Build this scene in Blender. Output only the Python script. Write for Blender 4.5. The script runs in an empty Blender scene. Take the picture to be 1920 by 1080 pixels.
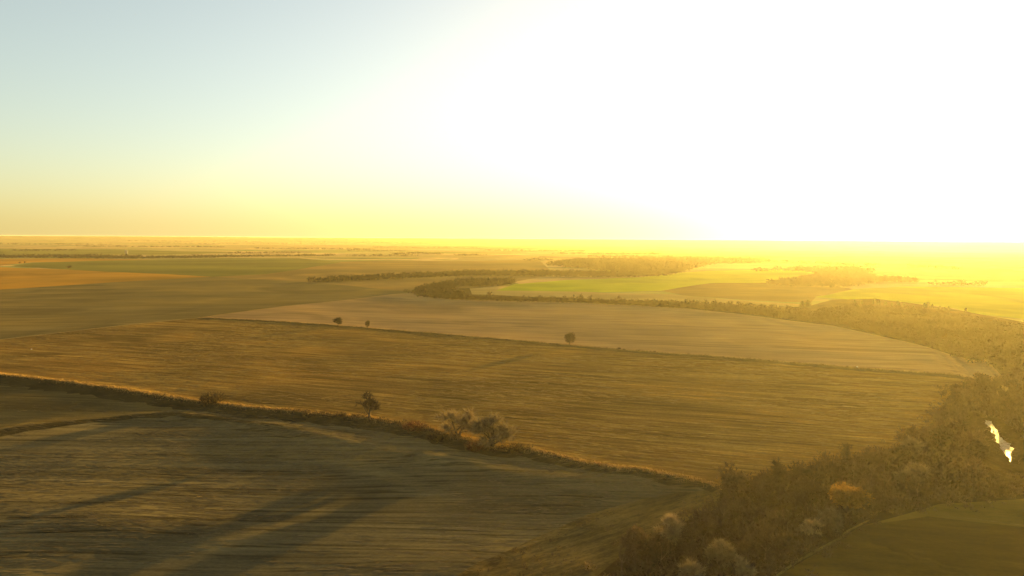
import bpy, math, random
import numpy as np
from mathutils import Vector, Matrix
from mathutils.geometry import delaunay_2d_cdt

random.seed(7)
rng = np.random.default_rng(11)
sc = bpy.context.scene
COL = sc.collection
R = math.radians

# ------------------------------------------------------------------ camera
CAM_H = 75.0
FPX = 1280.0                       # focal length in pixels of a 1920 px wide frame (24 mm)
PITCH = math.atan(93.0 / FPX)
ROLL = R(0.35)
cam_d = bpy.data.cameras.new('camera')
cam = bpy.data.objects.new('camera', cam_d)
COL.objects.link(cam)
CAM_M = Matrix.Rotation(math.pi / 2 - PITCH, 3, 'X') @ Matrix.Rotation(ROLL, 3, 'Z')
cam.matrix_world = Matrix.Translation((0, 0, CAM_H)) @ CAM_M.to_4x4()
cam_d.sensor_width = 36.0
cam_d.lens = 24.0
cam_d.clip_start = 0.5
cam_d.clip_end = 90000.0
sc.camera = cam

# ------------------------------------------------------------------ sun, sky, exposure
SUN_AZ = R(35.5)                   # clockwise from +Y
SUN_EL = R(4.6)
sun_d = bpy.data.lights.new('sun', 'SUN')
sun_d.energy = 5.0
sun_d.angle = R(0.5)
sun_d.color = (1.0, 0.66, 0.14)
sun = bpy.data.objects.new('sun', sun_d)
COL.objects.link(sun)
SUN_V = Vector((math.sin(SUN_AZ) * math.cos(SUN_EL), math.cos(SUN_AZ) * math.cos(SUN_EL), math.sin(SUN_EL)))
sun.rotation_euler = SUN_V.to_track_quat('Z', 'Y').to_euler()
sun.location = (300, 400, 200)

world = bpy.data.worlds.new('World')
sc.world = world
world.use_nodes = True
wn, wl = world.node_tree.nodes, world.node_tree.links
wn.clear()
w_out = wn.new('ShaderNodeOutputWorld')
w_bg = wn.new('ShaderNodeBackground')
w_sky = wn.new('ShaderNodeTexSky')
w_sky.sky_type = 'NISHITA'
w_sky.sun_disc = False
w_sky.sun_elevation = SUN_EL
w_sky.sun_rotation = SUN_AZ
w_sky.altitude = 400
w_sky.air_density = 1.0
w_sky.dust_density = 1.5
w_sky.ozone_density = 1.0
w_bg.inputs['Strength'].default_value = 0.05
# the lowest few degrees are smoothed by ground haze: the sky does not darken right at the horizon
w_tc = wn.new('ShaderNodeTexCoord'); w_sep = wn.new('ShaderNodeSeparateXYZ'); w_cmb = wn.new('ShaderNodeCombineXYZ')
w_sq = wn.new('ShaderNodeMath'); w_sq.operation = 'MULTIPLY_ADD'; w_sq.inputs[2].default_value = 0.034 ** 2
w_rt = wn.new('ShaderNodeMath'); w_rt.operation = 'SQRT'
wl.new(w_tc.outputs['Generated'], w_sep.inputs[0])
wl.new(w_sep.outputs['Z'], w_sq.inputs[0]); wl.new(w_sep.outputs['Z'], w_sq.inputs[1])
wl.new(w_sq.outputs[0], w_rt.inputs[0])
wl.new(w_sep.outputs['X'], w_cmb.inputs['X']); wl.new(w_sep.outputs['Y'], w_cmb.inputs['Y']); wl.new(w_rt.outputs[0], w_cmb.inputs['Z'])
wl.new(w_cmb.outputs[0], w_sky.inputs['Vector'])
w_tint = wn.new('ShaderNodeVectorMath'); w_tint.operation = 'MULTIPLY'
# the evening cast: milky high up, warmer and dimmer through the thick air near the horizon
w_mr = wn.new('ShaderNodeMapRange'); w_mr.interpolation_type = 'SMOOTHSTEP'
w_mr.inputs['From Min'].default_value = 0.0; w_mr.inputs['From Max'].default_value = 0.34
w_mx = wn.new('ShaderNodeMix'); w_mx.data_type = 'RGBA'
w_mx.inputs[6].default_value = (0.77, 0.765, 0.78, 1); w_mx.inputs[7].default_value = (1.13, 0.965, 0.84, 1)
wl.new(w_sep.outputs['Z'], w_mr.inputs['Value']); wl.new(w_mr.outputs[0], w_mx.inputs[0]); wl.new(w_mx.outputs[2], w_tint.inputs[1])
wl.new(w_sky.outputs['Color'], w_tint.inputs[0])
wl.new(w_tint.outputs[0], w_bg.inputs['Color'])
wl.new(w_bg.outputs['Background'], w_out.inputs['Surface'])

sc.view_settings.view_transform = 'Standard'
sc.view_settings.look = 'None'
sc.view_settings.gamma = 1.0
sc.view_settings.use_curve_mapping = False
sc.view_settings.exposure = 3.08
sc.cycles.use_denoising = True
sc.cycles.max_bounces = 6
sc.cycles.diffuse_bounces = 2
sc.cycles.transmission_bounces = 3
sc.cycles.volume_bounces = 1
sc.cycles.transparent_max_bounces = 8

HAZE_DENSITY = 0.29e-4
HAZE_G = 0.60
HAZE_COLOR = (0.97, 0.85, 0.56)

# ------------------------------------------------------------------ helpers
def tag(o, label=None, cat=None, group=None, kind=None):
    if label: o['label'] = label
    if cat: o['category'] = cat
    if group: o['group'] = group
    if kind: o['kind'] = kind
    return o

def link_mesh(name, verts, faces, mat, parent=None, smooth=False):
    me = bpy.data.meshes.new(name)
    me.from_pydata([tuple(v) for v in verts], [], [tuple(int(i) for i in f) for f in faces])
    me.materials.append(mat)
    if smooth:
        me.polygons.foreach_set('use_smooth', [True] * len(me.polygons))
    o = bpy.data.objects.new(name, me)
    COL.objects.link(o)
    if parent: o.parent = parent
    return o

def tri_mesh(name, V, T, mat, smooth=False):
    """fast numpy triangle mesh"""
    V = np.asarray(V, dtype=np.float32); T = np.asarray(T, dtype=np.int32)
    me = bpy.data.meshes.new(name)
    me.vertices.add(len(V)); me.vertices.foreach_set('co', V.ravel())
    me.loops.add(T.size); me.loops.foreach_set('vertex_index', T.ravel())
    me.polygons.add(len(T))
    me.polygons.foreach_set('loop_start', np.arange(0, T.size, 3, dtype=np.int32))
    me.polygons.foreach_set('loop_total', np.full(len(T), 3, dtype=np.int32))
    if smooth: me.polygons.foreach_set('use_smooth', np.ones(len(T), dtype=bool))
    me.materials.append(mat)
    me.update(); me.validate()
    return me

def mesh_obj(name, me, loc=(0, 0, 0), parent=None):
    o = bpy.data.objects.new(name, me)
    COL.objects.link(o); o.location = loc
    if parent: o.parent = parent
    return o

# ------------------------------------------------------------------ terrain height
def seg_dist(x, y, pl):
    """distance to a polyline, signed (+ on its left), and the parameter 0..1 along it"""
    x = np.asarray(x, float); y = np.asarray(y, float)
    best = np.full(x.shape, 1e18); sgn = np.ones(x.shape); par = np.zeros(x.shape)
    L = [0.0]
    for a, b in zip(pl[:-1], pl[1:]): L.append(L[-1] + math.hypot(b[0]-a[0], b[1]-a[1]))
    for i, (a, b) in enumerate(zip(pl[:-1], pl[1:])):
        dx, dy = b[0]-a[0], b[1]-a[1]; l2 = dx*dx + dy*dy
        t = np.clip(((x-a[0])*dx + (y-a[1])*dy) / l2, 0, 1)
        ex, ey = x - (a[0]+t*dx), y - (a[1]+t*dy)
        d = ex*ex + ey*ey
        m = d < best
        best = np.where(m, d, best)
        sgn = np.where(m, np.sign(dx*ey - dy*ex), sgn)
        par = np.where(m, (L[i] + t*math.sqrt(l2)) / L[-1], par)
    return np.sqrt(best) * sgn, par

def sstep(a, b, x):
    t = np.clip((x-a)/(b-a), 0, 1)
    return t*t*(3-2*t)

def waves(x, y, lam, n, seed, spread=math.pi):
    r = np.random.default_rng(seed)
    z = np.zeros(np.shape(x))
    for i in range(n):
        a = r.uniform(-spread, spread); l = lam * r.uniform(0.7, 1.45); p = r.uniform(0, 6.28)
        z = z + np.sin((x*math.cos(a) + y*math.sin(a)) * 2*math.pi/l + p)
    return z / math.sqrt(n)

SX, SY = math.sin(SUN_AZ), math.cos(SUN_AZ)
HEDGE_W = [(-900, 640), (-213, 377), (-150, 330), (-55, 287), (-8, 256), (60, 232), (82, 211)]   # replaced after cam mapping

def h_low(x, y):
    """smooth shape of the land"""
    x = np.asarray(x, float); y = np.asarray(y, float)
    r = np.hypot(x, y)
    near = 1 - sstep(900, 2500, r)
    z = near * (0.22 * waves(x, y, 110, 6, 3) + 0.55 * waves(x, y, 330, 5, 4))
    # the lower field falls away from the middle one, towards the viewer
    t = (y - (262 - 0.42 * x))                     # <0 on the viewer's side of the bank
    fall = np.clip(-t, 0, 240)
    z = z - 0.016 * fall * near
    low = sstep(-4, -40, t) if False else np.clip((-t-4)/36, 0, 1)
    z = z + low * (0.16 * waves(x*0.45, y, 34, 6, 9) + 0.42 * waves(x*0.6, y, 75, 5, 14)) * near
    # far country: gentle swells
    far = sstep(2500, 9000, r)
    far = far * (1 - sstep(7000, 11000, r))
    z = z + far * 7.0 * waves(x*0.5, y, 2600, 6, 5) + sstep(4000, 7000, r) * (1 - sstep(8000, 11000, r)) * 8 * (waves(x*0.6, y, 6500, 6, 6) - 0.3)
    z = z + sstep(5500, 11800, r) * (69 + 1.3*waves(x, y, 3500, 5, 61))      # the plain rises to a low rim
    z = z + sstep(1200, 3000, r) * 1.6 * waves(x*0.6, y, 700, 5, 8)
    return z

def pix(px, py, hf=h_low):
    """the ground point seen at a place of the 1920 x 1080 photograph (for laying the land out)"""
    d = CAM_M @ Vector(((px-960)/FPX, -(py-540)/FPX, -1.0))
    ts = np.geomspace(60, 11900/math.hypot(d.x, d.y), 500)
    for _ in range(2):
        below = (CAM_H + d.z*ts) < hf(d.x*ts, d.y*ts)
        i = int(np.argmax(below)) if below.any() else len(ts)-1
        ts = np.linspace(ts[max(i-1, 0)], ts[i], 60)
    return (d.x*ts[-30], d.y*ts[-30])

def path(pts): return [pix(*p) for p in pts]

BANK = path([(-420, 640), (-150, 681), (0, 704), (120, 717), (250, 736), (390, 757), (520, 771), (690, 787), (780, 801), (860, 822),
             (930, 842), (985, 843), (1060, 862), (1160, 882), (1260, 894), (1320, 903), (1352, 915)])
UPPER = path([(372, 596), (470, 601), (640, 612), (800, 625), (950, 638), (1070, 649), (1250, 664), (1420, 676), (1600, 691), (1740, 701), (1860, 708)])
TRACK = path([(-420, 690), (-150, 657), (0, 637), (120, 623), (250, 608), (372, 596)])
TRACK2 = path([(372, 596), (440, 586), (540, 573), (640, 563), (720, 553), (775, 548)])
TERR = path([(-150, 850), (0, 811), (70, 799), (150, 788), (240, 780), (330, 778), (430, 786), (530, 803), (620, 822), (720, 842), (850, 868), (980, 889), (1130, 903), (1250, 912)])
SWELL1 = path([(480, 838), (600, 850), (740, 868), (900, 893), (1050, 915), (1180, 922)])
SWELL2 = path([(-250, 930), (0, 950), (150, 968), (330, 1000), (540, 1035), (800, 1062), (1000, 1066)])
EDGE = path([(830, 1110), (900, 1060), (1000, 1010), (1100, 965), (1200, 935), (1290, 918)])
CREEK = path([(1780, 640), (1840, 690), (1880, 730), (1855, 765), (1868, 800), (1892, 850), (1960, 880), (2100, 900)])

def ridge(x, y, pl, hgt, w_sun, w_cam, ends=0.03):
    d, p = seg_dist(x, y, pl)
    w = np.where(d > 0, w_sun, w_cam)
    return hgt * np.exp(-(d/w)**2) * sstep(0, ends, p) * sstep(0, ends, 1-p)

def height(x, y):
    x = np.asarray(x, float); y = np.asarray(y, float)
    z = h_low(x, y)
    wob = 1 + 0.25*waves(x, y, 17, 4, 21)
    z = z + ridge(x, y, BANK, 0.8, 5.5, 3.5) * wob
    # the middle field stands a step above the lower one
    d, p = seg_dist(x, y, BANK)
    z = z - 0.9 * sstep(0, 9, -d) * sstep(120, 40, -d) * (np.abs(d) < 130)
    z = z + ridge(x, y, UPPER, 0.7, 4.0, 2.6) * wob
    z = z + ridge(x, y, TRACK, 0.18, 3.0, 3.0)
    z = z + ridge(x, y, TERR, 1.35, 9.0, 4.5) * (1 + 0.3*waves(x, y, 45, 4, 22))
    z = z + ridge(x, y, SWELL1, 1.1, 11.0, 12.0, 0.15) * (1 + 0.3*waves(x, y, 60, 4, 23))
    z = z + ridge(x, y, SWELL2, 0.75, 15.0, 12.0, 0.1) * (1 + 0.25*waves(x, y, 60, 4, 24))
    z = z + ridge(x, y, EDGE, 0.25, 3.0, 3.0)
    d, p = seg_dist(x, y, CREEK)
    z = z - 3.2 * np.exp(-(d/11.0)**2) * (np.hypot(x, y) < 900)
    return z

def H(x, y): return float(height(x, y))

# ------------------------------------------------------------------ materials
def new_mat(name):
    m = bpy.data.materials.new(name); m.use_nodes = True
    nt = m.node_tree; nt.nodes.clear()
    out = nt.nodes.new('ShaderNodeOutputMaterial')
    return m, nt, out

def nd(nt, typ, **kw):
    n = nt.nodes.new(typ)
    for k, v in kw.items():
        if hasattr(n, k): setattr(n, k, v)
    return n

def mapped(nt, rot, scale, loc=(0, 0, 0)):
    g = nd(nt, 'ShaderNodeNewGeometry')
    mp = nd(nt, 'ShaderNodeMapping'); mp.vector_type = 'TEXTURE'
    mp.inputs['Rotation'].default_value = (0, 0, rot)
    mp.inputs['Scale'].default_value = scale
    mp.inputs['Location'].default_value = loc
    nt.links.new(g.outputs['Position'], mp.inputs['Vector'])
    return mp.outputs['Vector']

def noise(nt, vec, scale, detail=3, rough=0.55):
    n = nd(nt, 'ShaderNodeTexNoise'); n.inputs['Scale'].default_value = scale
    n.inputs['Detail'].default_value = detail; n.inputs['Roughness'].default_value = rough
    nt.links.new(vec, n.inputs['Vector'])
    return n.outputs['Fac']

def ramp(nt, fac, stops):
    r = nd(nt, 'ShaderNodeValToRGB')
    els = r.color_ramp.elements
    while len(els) < len(stops): els.new(0.5)
    for e, (p, c) in zip(els, stops):
        e.position = p; e.color = (*c, 1)
    nt.links.new(fac, r.inputs['Fac'])
    return r.outputs['Color']

def mixc(nt, fac, a, b, blend='MIX'):
    m = nd(nt, 'ShaderNodeMix'); m.data_type = 'RGBA'; m.blend_type = blend
    for sock, v in ((m.inputs[0], fac), (m.inputs[6], a), (m.inputs[7], b)):
        if hasattr(v, 'is_linked') or hasattr(v, 'links'): nt.links.new(v, sock)
        elif isinstance(v, (int, float)): sock.default_value = v
        else: sock.default_value = (*v, 1)
    return m.outputs[2]

def mathn(nt, op, a, b=0.5):
    m = nd(nt, 'ShaderNodeMath'); m.operation = op
    for i, v in enumerate((a, b)):
        if isinstance(v, (int, float)): m.inputs[i].default_value = v
        else: nt.links.new(v, m.inputs[i])
    return m.outputs[0]

DULL = (0.60, 0.58, 0.40)
def field_mat(name, base, light, dark, rows=0.0, row_len=30.0, row_w=1.6, streak=0.55, bump=0.25, patch=45.0, green=None, lines=0.0, line_w=1.3):
    """crop ground: fine rows, long streaks of residue along them, broad soil patches"""
    m, nt, out = new_mat(name)
    v = mapped(nt, rows, (row_len, row_w, 1))
    f1 = noise(nt, v, 1.0, 4, 0.6)
    v2 = mapped(nt, rows, (row_len*3.0, row_w*4.5, 1), (37, 11, 0))
    f2 = noise(nt, v2, 1.0, 3, 0.55)
    v3 = mapped(nt, rows + 0.3, (patch*1.8, patch, 1), (5, 91, 0))
    f3 = noise(nt, v3, 1.0, 3, 0.5)
    v4 = mapped(nt, rows, (1.3, 0.5, 1))
    f4 = noise(nt, v4, 1.0, 2, 0.6)
    s = mathn(nt, 'MULTIPLY', f1, 0.42)
    s = mathn(nt, 'ADD', s, mathn(nt, 'MULTIPLY', f2, 0.34))
    s = mathn(nt, 'ADD', s, mathn(nt, 'MULTIPLY', f4, 0.24))
    lo, hi = 0.5 - 0.22*(1.3-streak), 0.5 + 0.22*(1.3-streak)
    c = ramp(nt, s, [(lo, dark), (0.5, base), (hi, light)])
    tone = ramp(nt, f3, [(0.32, (0.68, 0.70, 0.76)), (0.5, (1, 1, 1)), (0.68, (1.32, 1.22, 1.02))])
    c = mixc(nt, 1.0, c, tone, 'MULTIPLY')
    c = mixc(nt, 1.0, c, DULL, 'MULTIPLY')
    if lines:
        v5 = mapped(nt, rows, (420, line_w, 1), (3, 0.4, 0))
        f5 = noise(nt, v5, 1.0, 2, 0.7)
        ln = ramp(nt, f5, [(0.34, (1-lines,)*3), (0.46, (1, 1, 1)), (0.60, (1, 1, 1)), (0.70, (1+lines*0.5,)*3)])
        c = mixc(nt, 1.0, c, ln, 'MULTIPLY')
    if green:
        g = ramp(nt, f3, [(0.42, (0, 0, 0)), (0.6, (1, 1, 1))])
        c = mixc(nt, g, c, green)
    b = nd(nt, 'ShaderNodeBsdfDiffuse'); b.inputs['Roughness'].default_value = 0.8
    nt.links.new(c, b.inputs['Color'])
    if bump:
        bp = nd(nt, 'ShaderNodeBump'); bp.inputs['Strength'].default_value = bump; bp.inputs['Distance'].default_value = 0.12
        nt.links.new(s, bp.inputs['Height']); nt.links.new(bp.outputs['Normal'], b.inputs['Normal'])
    nt.links.new(b.outputs['BSDF'], out.inputs['Surface'])
    return m

def far_mat():
    """distant farmland: parcels of many crops, hedges between"""
    m, nt, out = new_mat('distant_farmland')
    v = mapped(nt, R(-12), (620, 380, 1))
    vo = nd(nt, 'ShaderNodeTexVoronoi'); vo.distance = 'CHEBYCHEV'; vo.inputs['Scale'].default_value = 1.0
    vo.inputs['Randomness'].default_value = 0.55
    nt.links.new(v, vo.inputs['Vector'])
    sep = nd(nt, 'ShaderNodeSeparateColor'); nt.links.new(vo.outputs['Color'], sep.inputs['Color'])
    c = ramp(nt, sep.outputs['Red'], [(0.0, (0.13, 0.10, 0.05)), (0.22, (0.27, 0.19, 0.08)), (0.42, (0.10, 0.13, 0.035)),
                                      (0.6, (0.22, 0.15, 0.07)), (0.78, (0.36, 0.24, 0.10)), (1.0, (0.15, 0.15, 0.05))])
    vo2 = mapped(nt, R(-12), (3000, 90, 1))
    f = noise(nt, vo2, 1.0, 4, 0.6)
    tone = ramp(nt, f, [(0.3, (0.55, 0.55, 0.55)), (0.5, (1, 1, 1)), (0.72, (1.35, 1.3, 1.2))])
    c = mixc(nt, 1.0, c, tone, 'MULTIPLY')
    b = nd(nt, 'ShaderNodeBsdfDiffuse'); nt.links.new(c, b.inputs['Color'])
    nt.links.new(b.outputs['BSDF'], out.inputs['Surface'])
    return m

def plant_mat(name, col, col2, transl=0.25, scale=0.8):
    m, nt, out = new_mat(name)
    v = mapped(nt, 0, (1, 1, 1))
    f = noise(nt, v, scale, 2, 0.6)
    c = ramp(nt, f, [(0.35, col), (0.65, col2)])
    oi = nd(nt, 'ShaderNodeObjectInfo')
    t = ramp(nt, oi.outputs['Random'], [(0.0, (0.55, 0.58, 0.62)), (1.0, (1.5, 1.38, 1.2))])
    c = mixc(nt, 1.0, c, t, 'MULTIPLY')
    d = nd(nt, 'ShaderNodeBsdfDiffuse'); nt.links.new(c, d.inputs['Color'])
    tr = nd(nt, 'ShaderNodeBsdfTranslucent'); nt.links.new(c, tr.inputs['Color'])
    mx = nd(nt, 'ShaderNodeMixShader'); mx.inputs['Fac'].default_value = transl
    nt.links.new(d.outputs[0], mx.inputs[1]); nt.links.new(tr.outputs[0], mx.inputs[2])
    nt.links.new(mx.outputs[0], out.inputs['Surface'])
    return m

M_FAR = far_mat()
M_MID = field_mat('brown_stubble', (0.27, 0.158, 0.062), (0.50, 0.32, 0.11), (0.145, 0.090, 0.045), rows=R(-15), row_len=22, row_w=1.5, streak=0.7, lines=0.35, line_w=2.6)
M_LOW = field_mat('grey_stubble', (0.185, 0.145, 0.096), (0.30, 0.235, 0.145), (0.088, 0.072, 0.052), rows=R(-1), row_len=45, row_w=1.5, streak=0.6, lines=0.62, line_w=2.2)
M_LOW2 = field_mat('grey_green_stubble', (0.17, 0.125, 0.068), (0.24, 0.18, 0.09), (0.10, 0.075, 0.045), rows=R(-6), row_len=24, row_w=1.6, streak=0.6, lines=0.4, line_w=2.2)
M_UP = field_mat('pale_stubble', (0.46, 0.285, 0.165), (0.60, 0.38, 0.22), (0.36, 0.22, 0.13), rows=R(-12), row_len=40, row_w=3.0, streak=0.5, patch=120, lines=0.25, line_w=5.0)
M_GREY = field_mat('fallow_soil', (0.205, 0.152, 0.082), (0.31, 0.23, 0.12), (0.15, 0.11, 0.055), rows=R(8), row_len=90, row_w=9, streak=0.5, patch=160)
M_ORANGE = field_mat('ripe_straw', (0.47, 0.24, 0.055), (0.52, 0.28, 0.07), (0.40, 0.20, 0.045), rows=R(5), row_len=120, row_w=14, streak=0.3, patch=220)
M_GREEN = field_mat('winter_wheat', (0.19, 0.185, 0.06), (0.25, 0.22, 0.075), (0.14, 0.145, 0.05), rows=R(3), row_len=160, row_w=20, streak=0.3, patch=260)
M_BRIGHT = field_mat('young_wheat', (0.38, 0.46, 0.04), (0.46, 0.52, 0.045), (0.30, 0.38, 0.035), rows=R(3), row_len=120, row_w=16, streak=0.3, patch=200)
M_TAN = field_mat('tan_grassland', (0.33, 0.205, 0.09), (0.40, 0.26, 0.12), (0.26, 0.16, 0.07), rows=R(-4), row_len=150, row_w=18, streak=0.35, patch=260)
M_PALE = field_mat('dry_pasture', (0.50, 0.36, 0.17), (0.56, 0.42, 0.20), (0.42, 0.29, 0.13), rows=R(-4), row_len=100, row_w=12, streak=0.3, patch=200)
M_BROWN = field_mat('brown_pasture', (0.22, 0.15, 0.06), (0.28, 0.19, 0.08), (0.16, 0.11, 0.05), rows=R(-4), row_len=60, row_w=10, streak=0.4, patch=120)
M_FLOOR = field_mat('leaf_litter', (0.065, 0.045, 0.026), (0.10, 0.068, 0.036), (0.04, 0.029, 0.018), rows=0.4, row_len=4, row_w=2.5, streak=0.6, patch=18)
M_OLIVE = field_mat('olive_meadow', (0.21, 0.155, 0.05), (0.21, 0.165, 0.06), (0.12, 0.095, 0.035), rows=R(-10), row_len=16, row_w=3, streak=0.5, patch=50)
M_OLIVE2 = field_mat('dark_olive_meadow', (0.115, 0.080, 0.032), (0.17, 0.12, 0.045), (0.055, 0.045, 0.024), rows=R(-10), row_len=16, row_w=3, streak=0.5, patch=50)
M_GRASS = field_mat('dry_bank_grass', (0.20, 0.125, 0.06), (0.34, 0.21, 0.10), (0.10, 0.065, 0.035), rows=0.2, row_len=3, row_w=1.4, streak=0.8, patch=14)
M_DIRT = field_mat('track_dirt', (0.36, 0.25, 0.13), (0.44, 0.32, 0.17), (0.26, 0.18, 0.09), rows=R(25), row_len=10, row_w=1.2, streak=0.5, patch=20)

M_WEEDS_SHADE = field_mat('weeds_and_shade', (0.062, 0.050, 0.034), (0.10, 0.075, 0.045), (0.035, 0.030, 0.022), rows=0.2, row_len=4, row_w=2, streak=0.6, patch=18)  # weed colour, dark enough to carry the shadow below the bank too
M_WEEDS_SHADE2 = field_mat('brown_weeds_and_shade', (0.15, 0.10, 0.05), (0.21, 0.14, 0.07), (0.10, 0.07, 0.04), rows=0.2, row_len=4, row_w=2, streak=0.6, patch=18)  # brown weeds with the shadow of the fence line put into the colour
M_GRASS2 = field_mat('tan_verge', (0.34, 0.22, 0.10), (0.44, 0.29, 0.13), (0.24, 0.15, 0.07), rows=0.2, row_len=5, row_w=1.4, streak=0.8, patch=14)
M_MARGIN = field_mat('rough_grass', (0.17, 0.12, 0.062), (0.27, 0.19, 0.09), (0.09, 0.065, 0.038), rows=R(33), row_len=9, row_w=1.6, streak=0.85, patch=16)
M_TRACE = field_mat('faint_track', (0.20, 0.155, 0.07), (0.28, 0.21, 0.10), (0.12, 0.095, 0.045), rows=R(33), row_len=4, row_w=1.2, streak=0.85, patch=9)

# ------------------------------------------------------------------ the land, cut into fields
def ribbon(pl, w0, w1=None):
    """polygon around a polyline; w0 to its left, w1 to its right"""
    w1 = w0 if w1 is None else w1
    L, Rr = [], []
    n = len(pl)
    for i in range(n):
        a, b = pl[max(i-1, 0)], pl[min(i+1, n-1)]
        dx, dy = b[0]-a[0], b[1]-a[1]; l = math.hypot(dx, dy)
        nx, ny = -dy/l, dx/l
        L.append((pl[i][0]+nx*w0, pl[i][1]+ny*w0)); Rr.append((pl[i][0]-nx*w1, pl[i][1]-ny*w1))
    return L + Rr[::-1]

def ribbon_var(pl, w0, ws):
    """strip along a polyline, w0 to its left and an uneven width ws to its right"""
    dense = []
    for a, b_ in zip(pl[:-1], pl[1:]):
        n = max(1, int(math.hypot(b_[0]-a[0], b_[1]-a[1])/4))
        dense += [(a[0]+(b_[0]-a[0])*q/n, a[1]+(b_[1]-a[1])*q/n) for q in range(n)]
    dense.append(pl[-1]); r = np.random.default_rng(len(dense)); L, Rr = [], []; m = len(dense)
    for i in range(m):
        a, b_ = dense[max(i-1, 0)], dense[min(i+1, m-1)]
        dx, dy = b_[0]-a[0], b_[1]-a[1]; l = math.hypot(dx, dy); nx, ny = -dy/l, dx/l
        t = i/(m-1)*(len(ws)-1); k = min(int(t), len(ws)-2); w = ws[k] + (ws[k+1]-ws[k])*(t-k)
        w *= r.uniform(0.8, 1.2)
        L.append((dense[i][0]+nx*w0, dense[i][1]+ny*w0)); Rr.append((dense[i][0]-nx*w, dense[i][1]-ny*w))
    return L + Rr[::-1]

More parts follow.
